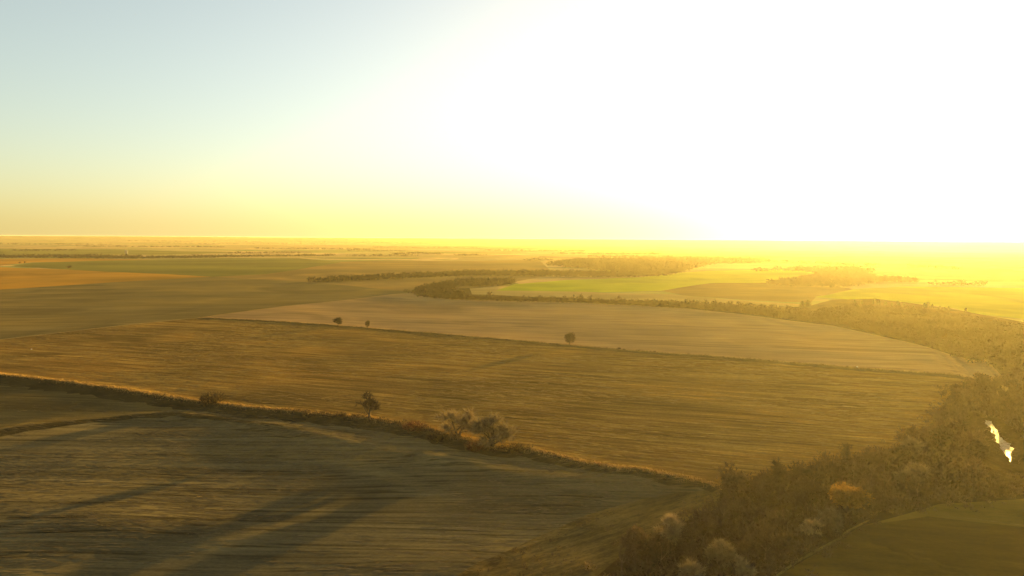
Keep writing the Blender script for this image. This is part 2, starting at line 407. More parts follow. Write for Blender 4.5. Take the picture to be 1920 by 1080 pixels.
FIELDS = [  # name, label, material, polygon (later ones lie over earlier ones)
    ('tan_field', 'long tan grassland stretching behind the tree belts', M_TAN,
        path([(520, 493), (700, 489), (860, 490), (1010, 487), (1040, 515), (900, 540), (760, 552), (560, 530), (400, 519)])),
    ('pale_field', 'pale strip of field below the far dark tree line', M_PALE, path([(380, 479), (620, 478), (860, 478), (1010, 480), (1010, 483), (860, 484), (620, 483), (380, 482)])),
    ('green_strip_field', 'narrow green field under the horizon at far left', M_GREEN, path([(-500, 462), (0, 466), (220, 467), (450, 473), (300, 478), (0, 478), (-500, 476)])),
    ('straw_strip_field', 'thin straw strip below the long dark tree line at far left', M_ORANGE, path([(-500, 482), (0, 485), (160, 484), (300, 487), (180, 490), (60, 492), (0, 498), (-500, 494)])),
    ('green_field', 'broad green wheat field beyond the orange field', M_GREEN, path([(20, 499), (60, 493), (180, 489), (300, 487), (420, 484), (560, 484), (640, 492), (560, 505), (500, 514), (400, 519), (240, 511), (120, 505)])),
    ('orange_field', 'wedge of orange straw at the left edge', M_ORANGE, path([(-500, 494), (0, 501), (120, 505), (240, 511), (400, 519), (290, 525), (200, 530), (80, 538), (0, 543), (-500, 585)])),
    ('grey_field', 'large dull brown fallow field at left', M_GREY,
        path([(-500, 585), (0, 543), (80, 538), (200, 530), (290, 525), (400, 519), (560, 528), (660, 536), (775, 548), (720, 553), (640, 563), (540, 573), (440, 586), (372, 596), (250, 608), (120, 623), (0, 637), (-150, 657), (-500, 700)])),
    ('upper_field', 'pale tan contoured field between the fence line and the curved hedgerow', M_UP,
        path([(372, 596), (440, 586), (540, 573), (640, 563), (720, 553), (775, 548), (880, 560), (1100, 568), (1280, 577), (1400, 590), (1560, 610), (1660, 632), (1760, 655), (1850, 670), (1880, 700), (1860, 708)]) + UPPER[-2::-1]),
    ('middle_field', 'wide brown stubble field across the middle', M_MID,
        UPPER + path([(1780, 740), (1750, 790), (1700, 835), (1560, 865), (1440, 892), (1352, 915)]) + BANK[-2::-1] + path([(-420, 690), (-150, 657), (0, 637), (120, 623), (250, 608), (372, 596)])[:-1]),
    ('lower_field', 'dark stubble field with long shadows in the foreground', M_LOW,
        BANK + EDGE[::-1] + [(-20, 60), (-400, 60), (-700, 300)]),
    ('rough_margin', 'rough brown grass between the lower field and the creek trees', M_MARGIN, EDGE + path([(1352, 915), (1345, 950), (1250, 985), (1160, 1040), (1080, 1110), (1000, 1200)]) + [(-10, 60), (-20, 60)]),
    ('corner_field', 'small field between the bank and the curved terrace at left', M_LOW2,
        path([(-420, 640), (-150, 681), (0, 704), (120, 717), (250, 736), (390, 757), (520, 771), (560, 790), (430, 786), (330, 778), (240, 780), (150, 788), (70, 799), (0, 811), (-150, 850), (-420, 960)])),
    ('hedge_pasture', 'pale dry grass strip behind the curved hedgerow', M_PALE, path([(850, 547), (900, 541), (1000, 543), (1130, 549), (1260, 552), (1420, 566), (1520, 571), (1560, 590), (1400, 582), (1100, 560), (880, 552)])),
    ('young_wheat_field', 'bright yellow green field in the middle distance', M_BRIGHT, path([(930, 545), (965, 533), (1060, 525), (1200, 520), (1260, 512), (1330, 508), (1500, 503), (1540, 512), (1500, 524), (1440, 530), (1330, 531), (1240, 545), (1130, 548), (1030, 546)])),
    ('pasture_beside_wheat', 'brown pasture to the right of the bright green field', M_BROWN, path([(1240, 545), (1330, 531), (1440, 530), (1540, 533), (1600, 542), (1530, 556), (1520, 568), (1420, 564), (1280, 554)])),
    ('far_pale_field', 'pale field strip between distant woods at right', M_PALE, path([(1290, 492), (1480, 494), (1700, 500), (1900, 512), (1900, 505), (1600, 490), (1300, 486)])),
    ('yellow_field', 'bright yellow field under the sun at right', M_BRIGHT, path([(1530, 557), (1600, 542), (1700, 537), (1920, 540), (2500, 560), (2500, 612), (1920, 598), (1830, 588), (1790, 578), (1700, 567), (1600, 562)])),
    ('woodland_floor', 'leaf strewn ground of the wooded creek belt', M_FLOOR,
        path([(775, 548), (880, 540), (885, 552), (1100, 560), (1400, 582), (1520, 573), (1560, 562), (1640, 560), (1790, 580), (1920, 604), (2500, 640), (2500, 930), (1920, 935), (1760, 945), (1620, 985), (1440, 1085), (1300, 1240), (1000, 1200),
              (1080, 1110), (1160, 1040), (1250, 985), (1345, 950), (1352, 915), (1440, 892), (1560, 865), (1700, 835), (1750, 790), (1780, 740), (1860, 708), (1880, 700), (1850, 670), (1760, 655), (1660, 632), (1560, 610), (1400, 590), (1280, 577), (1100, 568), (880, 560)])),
    ('meadow', 'olive meadow at the lower right edge', M_OLIVE, path([(1620, 985), (1760, 945), (1920, 935), (2500, 930), (2500, 1060), (1920, 988), (1740, 968)])),
    ('dark_meadow', 'dark olive field in the lower right corner', M_OLIVE2, path([(1440, 1085), (1620, 985), (1740, 968), (1920, 988), (2500, 1060), (2700, 1400), (1300, 1400), (1300, 1240)])),
    ('bank_weeds_shade', 'weedy slope at the foot of the bank, its shadow band in the dark colour', M_WEEDS_SHADE, ribbon_var(BANK, -1.0, (5, 7, 10, 8, 14, 9, 12, 7, 5))),  # weeds and the bank's shadow band, painted as one dark strip
    ('terrace_weeds', 'dark curved weedy terrace at left', M_WEEDS_SHADE, ribbon_var(TERR[:8], 1.0, (4.5, 5.0, 4.0, 3.5, 2.5, 0.3))),
    ('fence_weeds_shade', 'weeds on the near side of the fence line, darkened as its shadow band', M_WEEDS_SHADE2, ribbon_var(UPPER, -0.5, (2.5, 3.5, 3.0, 3.0, 4.5, 6.0, 6.0))),  # shadow band under the fence line painted in together with its weeds
    ('bank', 'raised dry grass bank between the middle and lower fields', M_GRASS, ribbon_var(BANK, 1.2, (0.9, 1.4, 0.8, 1.5, 1.0))),
    ('fence_strip', 'thin strip of dry grass dividing the upper and middle fields', M_GRASS2, ribbon(UPPER, 1.8, 0.5)),
    ('farm_track', 'pale farm track along the top of the middle field', M_DIRT, ribbon(TRACK, 1.6, 1.6)),
    ('field_track', 'faint track curving up to the hedgerow', M_GRASS2, ribbon(TRACK2, 1.2, 1.2)),
    ('headland_track', 'worn track along the edge of the lower field', M_MARGIN, ribbon_var(EDGE, 0.8, (0.8, 1.3, 0.6))),
    ('meadow_track', 'pale track line between the creek belt and the dark meadow', M_TRACE, ribbon_var(path([(1430, 1092), (1500, 1042), (1560, 1010), (1630, 975)]), 0.3, (0.3, 0.6, 0.3))),
    ('meadow_edge', 'pale edge between the olive meadow and the dark field', M_TRACE, ribbon_var(path([(1740, 965), (1830, 973), (1930, 986), (2100, 1005)]), 0.15, (0.1, 0.35, 0.15))),
]

def inside(x, y, poly):
    c = np.zeros(np.shape(x), bool)
    n = len(poly); j = n-1
    for i in range(n):
        xi, yi = poly[i]; xj, yj = poly[j]
        if yi != yj:
            m = ((yi > y) != (yj > y)) & (x < (xj-xi)*(y-yi)/(yj-yi) + xi)
            c ^= m
        j = i
    return c

def build_land():
    R0, R1 = 60.0, 12000.0
    az = np.concatenate([np.arange(-180, -60, 6.0), np.arange(-60, -42, 1.2), np.arange(-42, 42.01, 0.45), np.arange(43, 60, 1.2), np.arange(60, 180.1, 6.0)])
    az[0] = -180; az[-1] = 180
    lr = np.concatenate([np.arange(math.log(R0), math.log(130), 0.05), np.arange(math.log(130), math.log(420), 0.0105),
                         np.arange(math.log(420), math.log(1500), 0.02), np.arange(math.log(1500), math.log(R1), 0.045), [math.log(R1)]])
    pts, edges = [], []
    for a in az:
        for l in lr:
            pts.append((R(a), l))
    for f in FIELDS:
        poly = f[3]; n = len(poly); ring = []
        for i in range(n):
            a, b = poly[i], poly[(i+1) % n]
            L = math.hypot(b[0]-a[0], b[1]-a[1])
            rr = min(math.hypot(*a), math.hypot(*b))
            k = max(1, int(L / max(0.02*rr, 2.0)))
            for q in range(k):
                t = q/k; ring.append((a[0]+(b[0]-a[0])*t, a[1]+(b[1]-a[1])*t))
        ids = []
        for x, y in ring:
            ids.append(len(pts)); pts.append((math.atan2(x, y), math.log(max(math.hypot(x, y), R0*1.001))))
        for i in range(len(ids)):
            edges.append((ids[i], ids[(i+1) % len(ids)]))
    vs, es, fs, *_ = delaunay_2d_cdt([Vector(p) for p in pts], edges, [], 0, 1e-6)
    P = np.array([(v.x, v.y) for v in vs])
    T = np.array([f for f in fs if len(f) == 3])
    rr = np.exp(P[:, 1]); X = rr*np.sin(P[:, 0]); Y = rr*np.cos(P[:, 0]); Z = height(X, Y)
    C = P[T].mean(axis=1); cr = np.exp(C[:, 1]); cx, cy = cr*np.sin(C[:, 0]), cr*np.cos(C[:, 0])
    own = np.full(len(T), -1)
    for i, f in enumerate(FIELDS):
        own[inside(cx, cy, f[3])] = i
    V = np.stack([X, Y, Z], 1)
    def part(sel, name, mat):
        t = T[sel]
        a = np.cross(V[t[:, 1]]-V[t[:, 0]], V[t[:, 2]]-V[t[:, 0]])[:, 2]
        t[a < 0] = t[a < 0][:, ::-1]
        ids, inv = np.unique(t.ravel(), return_inverse=True)
        o = mesh_obj(name, tri_mesh(name, V[ids], inv.reshape(-1, 3), mat, smooth=True))
        return o
    g = part(own == -1, 'ground', M_FAR)
    tag(g, 'distant farmland running out to the horizon', kind='structure')
    for i, f in enumerate(FIELDS):
        if (own == i).any():
            tag(part(own == i, f[0], f[2]), f[1], kind='structure')
    # ground straight below the camera
    n = 72; vv = [(0, 0, H(0, 0))]; ff = []
    for rr_ in (30.0, R0):
        for i in range(n):
            a = 2*math.pi*i/n; x, y = rr_*math.sin(a), rr_*math.cos(a); vv.append((x, y, H(x, y)))
    for i in range(n):
        j = (i+1) % n
        ff.append((0, 1+j, 1+i)); ff.append((1+i, 1+j, 1+n+j)); ff.append((1+i, 1+n+j, 1+n+i))
    o = link_mesh('near_ground', vv, ff, M_LOW, smooth=True)
    tag(o, 'stubble ground below the viewpoint', kind='structure')
build_land()
#--LAND-END--

# ------------------------------------------------------------------ vegetation materials
M_BARK = plant_mat('dark_bark', (0.060, 0.045, 0.032), (0.10, 0.072, 0.050), 0.0)
M_TWIG = plant_mat('brown_twigs', (0.036, 0.027, 0.018), (0.088, 0.062, 0.036), 0.12)
M_TWIG_DARK = plant_mat('dark_twigs', (0.045, 0.033, 0.022), (0.07, 0.050, 0.032), 0.06)
M_TWIG_PALE = plant_mat('pale_twigs', (0.14, 0.105, 0.062), (0.25, 0.19, 0.11), 0.12)
M_TWIG_RED = plant_mat('reddish_twigs', (0.10, 0.045, 0.026), (0.15, 0.07, 0.036), 0.10)
M_GOLD = plant_mat('golden_dry_leaves', (0.12, 0.07, 0.025), (0.30, 0.17, 0.05), 0.25)
M_CEDAR = plant_mat('cedar_needles', (0.030, 0.040, 0.016), (0.050, 0.062, 0.024), 0.10)
M_STRAW = plant_mat('straw', (0.14, 0.092, 0.042), (0.27, 0.18, 0.08), 0.10, 0.4)
M_RESIDUE = plant_mat('crop_residue', (0.13, 0.088, 0.04), (0.32, 0.22, 0.09), 0.16, 0.15)
M_RESIDUE2 = plant_mat('grey_residue', (0.10, 0.075, 0.042), (0.18, 0.135, 0.075), 0.08, 0.15)
M_WOODS = plant_mat('bare_woods', (0.020, 0.016, 0.010), (0.036, 0.028, 0.017), 0.01, 0.02)

# ------------------------------------------------------------------ tree shapes
def frame(d):
    d = d/np.linalg.norm(d)
    u = np.cross(d, (0, 0, 1.0)) if abs(d[2]) < 0.95 else np.cross(d, (1.0, 0, 0))
    u /= np.linalg.norm(u)
    return d, u, np.cross(d, u)

class Acc:
    def __init__(s): s.V, s.T, s.n = [], [], 0
    def add(s, V, T):
        s.V.append(np.asarray(V, float)); s.T.append(np.asarray(T, int) + s.n); s.n += len(V)
    def out(s): return np.concatenate(s.V), np.concatenate(s.T)

def tube(acc, pts, rad, k=4):
    V, T = [], []
    for i, p in enumerate(pts):
        d = pts[min(i+1, len(pts)-1)] - pts[max(i-1, 0)]
        _, u, w = frame(d)
        for j in range(k):
            a = 2*math.pi*j/k
            V.append(p + (u*math.cos(a) + w*math.sin(a))*rad[i])
    for i in range(len(pts)-1):
        for j in range(k):
            a, b = i*k+j, i*k+(j+1) % k
            T += [(a, b, b+k), (a, b+k, a+k)]
    acc.add(V, T)

def twig_tris(r, P, D, L, W):
    """thin triangles growing from P along D"""
    n = len(P)
    side = np.cross(D, r.normal(size=(n, 3))); side /= np.linalg.norm(side, axis=1)[:, None]
    a = P + side*W[:, None]*0.5; b_ = P - side*W[:, None]*0.5; c = P + D*L[:, None]
    V = np.stack([a, b_, c], 1).reshape(-1, 3)
    return V, np.arange(3*n).reshape(-1, 3)

def bare_tree(seed, h, spread=0.55, fork=0.22, levels=4, kids=4, twigs=10, tw=0.05, tl=1.0, lean=0.08, multi=1, rw=1.0):
    r = np.random.default_rng(seed)
    wood, crown = Acc(), Acc()
    tips = []
    def grow(p, d, L, rad, lev):
        n = 4 if lev <= 1 else 3
        pts = [p]; rads = [rad]
        dd = d.copy()
        for i in range(n):
            dd = dd + r.normal(size=3)*(0.10 + 0.05*lev); dd[2] += 0.03*lev; dd /= np.linalg.norm(dd)
            pts.append(pts[-1] + dd*L/n); rads.append(rad*(1 - 0.55*(i+1)/n))
        tube(wood if lev < 2 else crown, pts, rads, 6 if lev == 0 else (4 if lev == 1 else 3))
        if lev == levels - 1:
            tips.append((pts, dd)); return
        m = kids + (1 if lev == 0 else 0) + int(r.integers(-1, 2))
        for c in range(m):
            t = r.uniform(fork, 1.0) if lev == 0 else r.uniform(0.3, 1.0)
            if c == 0: t = 1.0
            q = t*n; i0 = min(int(q), n-1); pp = pts[i0] + (pts[i0+1]-pts[i0])*(q-i0)
            _, u, w = frame(dd)
            a = r.uniform(0, 2*math.pi); tilt = r.uniform(0.35, 1.0)*spread*1.5 if c else r.uniform(0.05, 0.35)
            nd_ = dd*math.cos(tilt) + (u*math.cos(a)+w*math.sin(a))*math.sin(tilt)
            nd_ /= np.linalg.norm(nd_)
            grow(pp, nd_, L*r.uniform(0.52, 0.78), rads[i0]*0.62, lev+1)
    for k in range(multi):
        d = np.array([r.normal()*lean*(1+2*(multi > 1)), r.normal()*lean*(1+2*(multi > 1)), 1.0]); d /= np.linalg.norm(d)
        grow(np.array([r.normal()*0.3*(multi > 1), r.normal()*0.3*(multi > 1), -0.3]), d, h*0.42, h*0.030*rw, 0)
    P, D = [], []
    for pts, dd in tips:
        for _ in range(twigs):
            t = r.uniform(0.1, 1.0)*(len(pts)-1); i0 = min(int(t), len(pts)-2)
            P.append(pts[i0] + (pts[i0+1]-pts[i0])*(t-i0))
            v = dd + r.normal(size=3)*0.75; v[2] += 0.25; D.append(v/np.linalg.norm(v))
    P, D = np.array(P), np.array(D)
    n = len(P)
    crown.add(*twig_tris(r, P, D, tl*r.uniform(0.5, 1.3, n)*h/10, tw*r.uniform(0.7, 1.4, n)))
    WV, WT = wood.out(); CV, CT = crown.out()
    top = max(CV[:, 2].max(), WV[:, 2].max()); k = h/top
    return WV*k, WT, CV*k, CT

def lumpy_points(r, n, rx, rz, lumps=9, base=0.12):
    """points through an uneven crown made of overlapping clumps"""
    C = r.normal(size=(lumps, 3)); C /= np.linalg.norm(C, axis=1)[:, None]
    C *= r.uniform(0.25, 0.62, (lumps, 1)); Rr = r.uniform(0.28, 0.50, lumps); C[:3] *= 0.25; Rr[:3] = 0.68
    k = r.integers(0, lumps, n)
    q = r.normal(size=(n, 3)); q /= np.linalg.norm(q, axis=1)[:, None]
    q *= (r.uniform(0.25, 1, (n, 1)) ** 0.5)
    p = C[k] + q*Rr[k][:, None]
    N = p.copy()
    return p*np.array([rx, rx, rz/2]) + np.array([0, 0, rz*(0.5+base)]), N

def leafy(seed, n, rx, h, size, lumps=10, base=0.1, up=0.0):
    r = np.random.default_rng(seed)
    P, N = lumpy_points(r, n, rx, h*(1-base), lumps, base)
    P[:, 2] = np.maximum(P[:, 2], 0.05)
    D = N + r.normal(size=(n, 3))*0.8; D[:, 2] += up; D /= np.linalg.norm(D, axis=1)[:, None]
    L = size*r.uniform(0.6, 1.5, n)
    return twig_tris(r, P, D, L, L*r.uniform(0.35, 0.75, n))

def brushy(seed, n, rx, h, w=0.06):
    """a many stemmed shrub: twigs fanning up from the ground"""
    r = np.random.default_rng(seed)
    a = r.uniform(0, 2*math.pi, n); q = np.sqrt(r.uniform(0, 1, n))
    B = np.stack([np.cos(a)*q*rx*0.75, np.sin(a)*q*rx*0.75, r.uniform(0, 1, n)**1.3 * h*0.72*(1-0.45*q)], 1)
    D = np.stack([np.cos(a)*q*0.8, np.sin(a)*q*0.8, np.full(n, 0.9)], 1) + r.normal(size=(n, 3))*0.45
    D /= np.linalg.norm(D, axis=1)[:, None]
    return twig_tris(r, B, D, h*r.uniform(0.2, 0.5, n), w*r.uniform(0.7, 2.0, n))

def cedar(seed, h, rx, n=700):
    r = np.random.default_rng(seed)
    t = r.uniform(0.0, 1, n)**0.8; a = r.uniform(0, 2*math.pi, n)
    prof = np.sqrt(np.clip(1-t, 0, 1))*(0.7+0.3*np.sin(3*a+seed))*(0.8+0.25*np.sin(t*19+a*2))
    q = r.uniform(0.45, 1, n)
    P = np.stack([np.cos(a)*prof*q*rx, np.sin(a)*prof*q*rx, 0.3+t*(h-0.6)], 1)
    D = np.stack([np.cos(a), np.sin(a), r.uniform(-0.1, 0.9, n)], 1) + r.normal(size=(n, 3))*0.3
    D /= np.linalg.norm(D, axis=1)[:, None]
    L = h*0.085*r.uniform(0.6, 1.5, n)
    return twig_tris(r, P, D, L, L*0.7)

def trunk_mesh(h, rad, seed=1):
    acc = Acc(); r = np.random.default_rng(seed)
    pts = [np.array([0, 0, -0.4])]
    for i in range(4): pts.append(pts[-1] + np.array([r.normal()*0.06*h/4, r.normal()*0.06*h/4, h/4]))
    tube(acc, pts, [rad*1.3, rad, rad*0.85, rad*0.6, rad*0.3], 6)
    for k in range(5):
        a = r.uniform(0, 6.28); z0 = pts[1 + k % 3]
        tube(acc, [z0, z0 + np.array([math.cos(a)*h*0.2, math.sin(a)*h*0.2, h*0.2]), z0 + np.array([math.cos(a)*h*0.38, math.sin(a)*h*0.38, h*0.5])], [rad*0.5, rad*0.3, rad*0.1], 4)
    return acc.out()

# prototypes: (trunk mesh or None, crown mesh)
def proto_bare(name, seed, h, mat, **kw):
    WV, WT, CV, CT = bare_tree(seed, h, **kw)
    return dict(h=h, trunk=tri_mesh('trunk', WV, WT, M_BARK), crown=tri_mesh('crown', CV, CT, mat), name=name)

P_BARE = [proto_bare('bare_tree', 100+i, 9.0, [M_TWIG, M_TWIG_DARK, M_TWIG][i % 3], spread=0.5+0.08*(i % 3), kids=4, twigs=12, tw=0.12, tl=1.4, fork=0.15) for i in range(6)]
P_PALE = [proto_bare('pale_tree', (200, 202, 206)[i], 9.0, M_TWIG_PALE, spread=0.80, kids=4, twigs=20, tw=0.115, tl=1.9, fork=0.10, multi=2, rw=1.2) for i in range(3)]
P_FINE = proto_bare('bare_tree', 310, 9.0, M_BARK, spread=0.5, kids=5, twigs=12, tw=0.10, tl=1.3, fork=0.3, rw=1.4, lean=0.01)
P_FAR = []
for i in range(6):
    WV, WT, CV, CT = bare_tree(400+i, 9.0, spread=0.62, kids=3, levels=3, twigs=16, tw=0.30, tl=2.2, fork=0.12)
    LV, LT = leafy(420+i, 110, 3.3, 7.5, 0.8, 8, 0.1)
    acc = Acc(); acc.add(CV, CT); acc.add(LV, LT)
    V, T = acc.out(); V[:, 2] *= 9.0/V[:, 2].max()
    P_FAR.append(dict(h=9.0, trunk=tri_mesh('trunk', WV, WT, M_BARK), crown=tri_mesh('crown', V, T, [M_TWIG_DARK, M_TWIG, M_WOODS][i % 3]), name='hedgerow_tree'))
def proto_simple(name, V, T, h, mat, rad=None, seed=1):
    tr = tri_mesh('trunk', *trunk_mesh(h*0.8, rad, seed), M_BARK) if rad else None
    return dict(h=h, trunk=tr, crown=tri_mesh('crown', V, T, mat), name=name)
P_CEDAR = [proto_simple('cedar_tree', *cedar(500+i, 7.0, 2.3 + 0.3*(i % 2)), 7.0, M_CEDAR, 0.16, 5+i) for i in range(3)]
P_GOLD = proto_simple('oak_tree', *leafy(603, 5200, 6.2, 8.0, 0.55, 30, 0.10), 8.0, M_GOLD, 0.3, 9)
P_ROUND = [proto_simple('round_tree', *leafy(610+i, 1900, 3.6, 7.5, 0.50, 14, 0.06), 7.5, [M_TWIG, M_TWIG_DARK][i], 0.22, 11+i) for i in range(2)]
P_BRUSH = [proto_simple('shrub', *brushy(700+i, 420, 2.2, 3.0, 0.09), 3.0, [M_TWIG_DARK, M_TWIG_RED, M_TWIG, M_TWIG_PALE][i]) for i in range(4)]
P_CEDAR_HUE = P_CEDAR

counter = {}
def plant(pr, x, y, h, label, cat='tree', group=None, name=None, wide=1.0, rot=None, single=False):
    """one plant: an empty at its foot with trunk and crown below it, or one mesh when it has no trunk"""
    z = H(x, y) - 0.05
    rot = rng.uniform(0, 6.28) if rot is None else rot
    k = h/pr['h']; S = (k*wide, k*wide, k)
    if pr['trunk'] is None or single:
        o = mesh_obj(name or pr['name'], pr['crown'], (x, y, z))
        o.rotation_euler.z = rot; o.scale = S
        return tag(o, label, cat, group)
    e = bpy.data.objects.new(name or pr['name'], None); COL.objects.link(e)
    e.location = (x, y, z); e.rotation_euler.z = rot; e.scale = S; e.empty_display_size = 0.5
    mesh_obj('trunk', pr['trunk'], parent=e); mesh_obj('crown', pr['crown'], parent=e)
    return tag(e, label, cat, group)

def hpx(px, py, n):
    """height in metres of something n photo pixels tall that stands at px, py"""
    x, y = pix(px, py)
    return n*math.hypot(x, y)/FPX*math.cos(math.atan2(x, y))

def scatter(poly, spacing, r, maxn=100000, keep=None):
    xs = [p[0] for p in poly]; ys = [p[1] for p in poly]
    x0, x1, y0, y1 = min(xs), max(xs), min(ys), max(ys)
    nx, ny = int((x1-x0)/spacing)+1, int((y1-y0)/spacing)+1
    gx, gy = np.meshgrid(np.arange(nx), np.arange(ny))
    X = x0 + (gx.ravel() + r.uniform(0.05, 0.95, nx*ny))*spacing
    Y = y0 + (gy.ravel() + r.uniform(0.05, 0.95, nx*ny))*spacing
    m = inside(X, Y, poly)
    if keep is not None: m &= keep(X, Y)
    return X[m], Y[m]

# ------------------------------------------------------------------ lone trees and shrubs of the fields
def at(px, py, hp, pr, label, cat='tree', wide=1.0, rot=None, name=None, group=None):
    x, y = pix(px, py)
    return plant(pr, x, y, hpx(px, py, hp), label, cat, group, name, wide, rot)

at(1068, 649, 27, P_ROUND[1], 'round bushy dark tree on the fence line casting a long shadow to the lower left', wide=1.15, name='field_tree')
at(634, 612, 18, P_ROUND[1], 'dark rounded tree at the left end of the pair on the fence line', wide=1.25, name='field_tree')
at(689, 617, 17, P_ROUND[0], 'small brown upright tree right of the darker one on the fence line', wide=0.75, name='field_tree')
at(1161, 656, 5, P_BRUSH[0], 'tiny dark shrub on the fence line right of the round tree', 'shrub')
at(692, 788, 56, P_FINE, 'dark leafless tree with open branches standing alone on the bank', wide=1.15, rot=0.0)
at(862, 822, 62, P_PALE[0], 'pale leafless tree on the bank, left of the touching pair', wide=1.35, rot=1.0)
at(922, 842, 74, P_PALE[1], 'pale leafless tree on the bank with a dark trunk, right of the touching pair', wide=1.3, rot=2.4)
at(398, 758, 26, P_BRUSH[2], 'rounded brown shrub on the bank at the far left of the lone bare tree', 'shrub', wide=1.3)
at(778, 806, 20, P_BRUSH[1], 'low wide rust coloured shrub on the bank right of the lone bare tree', 'shrub', wide=1.9)
at(640, 783, 10, P_BRUSH[0], 'small dark shrub on the bank just left of the lone bare tree', 'shrub', wide=1.6)
at(820, 822, 18, P_BRUSH[0], 'dark shrub on the bank between the rust shrub and the pale pair', 'shrub', wide=1.7)
at(968, 846, 17, P_BRUSH[2], 'brown shrub at the right foot of the pale pair', 'shrub', wide=1.5)
at(893, 842, 22, P_BRUSH[1], 'reddish shrub between the trunks of the pale pair', 'shrub', wide=1.5)
for (px, py, n, w) in ((128, 504, 7, 2.2), (36, 494, 4, 1.8), (46, 494, 5, 1.0)):
    at(px, py, n, P_FAR[0], {128: 'dark tree clump at the edge of the green field above the orange wedge',
        36: 'left one of two tiny dark trees in the straw strip at far left', 46: 'right one of two tiny dark trees in the straw strip at far left'}[px], wide=w, name='distant_tree')

# ------------------------------------------------------------------ the curved hedgerow in the middle distance
HR = path([(782, 549), (805, 557), (850, 561), (930, 564), (1020, 566), (1110, 568), (1200, 573), (1290, 578), (1380, 586), (1450, 594), (1530, 604)])
def along(pl, step, r, jit):
    out = []
    for a, b_ in zip(pl[:-1], pl[1:]):
        L = math.hypot(b_[0]-a[0], b_[1]-a[1]); n = max(1, int(L/step))
        for i in range(n):
            t = (i + r.uniform(0, 1))/n
            out.append((a[0]+(b_[0]-a[0])*t + r.normal()*jit, a[1]+(b_[1]-a[1])*t + r.normal()*jit))
    return out
r_ = np.random.default_rng(5)
for x, y in along(HR, 8.0, r_, 5.0):
    big = r_.uniform() < 0.3
    plant(P_FAR[r_.integers(0, 6)], x, y + 6, r_.uniform(8, 12) if big else r_.uniform(5, 8),
          'leafless tree in the curved hedgerow across the middle distance', 'tree', 'trees of the curved hedgerow', wide=r_.uniform(0.85, 1.25))

# evergreens on the skyline of the wood at right
for px, py, n, lb in ((1504, 577, 13, 'left of the two dark evergreens standing free before the wood'), (1515, 577, 16, 'right of the two dark evergreens standing free before the wood'),
                      (1811, 586, 9, 'lone dark evergreen at the right end under the glare')):
    at(px, py, n, P_CEDAR[px % 3], lb, wide=1.5)
ORD = 'first second third fourth fifth sixth seventh eighth ninth tenth eleventh twelfth thirteenth fourteenth fifteenth sixteenth'.split()
for i, (px, py, n) in enumerate([(1602, 571, 9), (1616, 571, 8), (1640, 571, 12), (1648, 572, 9), (1660, 574, 9), (1672, 576, 8), (1684, 577, 13), (1695, 580, 11), (1703, 581, 7),
                      (1712, 580, 7), (1733, 578, 10), (1740, 578, 12), (1748, 579, 9), (1762, 581, 8), (1770, 582, 7), (1778, 583, 9)]):
    at(px, py, n, P_CEDAR[i % 3], ORD[i] + ' small dark evergreen from the left along the top edge of the wood at right', group='evergreens along the top of the wood', wide=1.4)

# ------------------------------------------------------------------ the wooded creek belt at right
WATER = path([(1847, 775), (1857, 777), (1868, 790), (1876, 806), (1890, 818), (1900, 828), (1897, 852), (1886, 842), (1875, 826), (1866, 808), (1855, 790)])
def off_water(X, Y):
    # trees keep clear of the open pool and of the line of sight along its near bank
    pl = [WATER[0], WATER[3], WATER[6]]
    m = np.ones(np.shape(X), bool)
    c = (sum(p[0] for p in WATER)/len(WATER), sum(p[1] for p in WATER)/len(WATER))
    d, _ = seg_dist(np.asarray(X), np.asarray(Y), [WATER[0], WATER[4], WATER[6], (c[0]*0.86, c[1]*0.86)])
    return np.abs(d) > 7.0
def off_view(X, Y):
    m = off_water(X, Y)
    for k, q in ((0, 0.87), (3, 0.87), (6, 0.88)):
        w = WATER[k]; d, _ = seg_dist(np.asarray(X), np.asarray(Y), [w, (w[0]*q, w[1]*q)])
        m &= np.abs(d) > 7.5
    return m
BELT = path([(1365, 905), (1440, 895), (1560, 868), (1700, 838), (1750, 795), (1785, 742), (1860, 708), (1920, 690), (2200, 690), (2300, 900), (1920, 925), (1740, 945), (1620, 965), (1500, 1035), (1430, 1085), (1330, 1180), (1130, 1160), (1160, 1065), (1280, 975), (1350, 945)])
# single trees that stand out of the belt
at(1590, 958, 56, P_GOLD, 'broad round tree with golden dry leaves rising from the creek belt', rot=1.1)
at(1352, 1058, 66, P_PALE[1], 'pale twiggy tree near the bottom edge, upper one of the pale cluster', wide=1.0)
at(1304, 1092, 58, P_PALE[2], 'pale twiggy tree at the bottom edge, left one of the pale cluster', wide=1.1)
at(1392, 1080, 50, P_PALE[0], 'pale twiggy tree at the bottom edge, right one of the pale cluster', wide=1.1)
at(1548, 992, 58, P_PALE[2], 'pale grey tree left below the golden round tree', wide=1.0)
at(1522, 1000, 40, P_PALE[0], 'smaller pale tree at the left foot of the pale grey one below the golden tree', wide=1.0)
at(1587, 872, 44, P_BARE[0], 'tall dark bare tree at the field corner of the creek belt', wide=0.9)
at(1626, 874, 46, P_BARE[1], 'bare tree right beside the tall dark one at the field corner', wide=0.8)
at(1462, 890, 26, P_ROUND[1], 'dark bushy tree at the left tip of the creek belt', wide=1.1)
at(1765, 745, 34, P_BARE[2], 'bare tree at the upper corner of the creek belt beside the middle field', wide=0.9)
at(1690, 866, 34, P_ROUND[0], 'rounded twiggy tree on the upper edge of the creek belt', wide=1.2)
FREE = [pix(*p) for p in ((1590, 958), (1352, 1058), (1304, 1092), (1392, 1080), (1548, 992), (1522, 1000), (1587, 872), (1626, 874))]
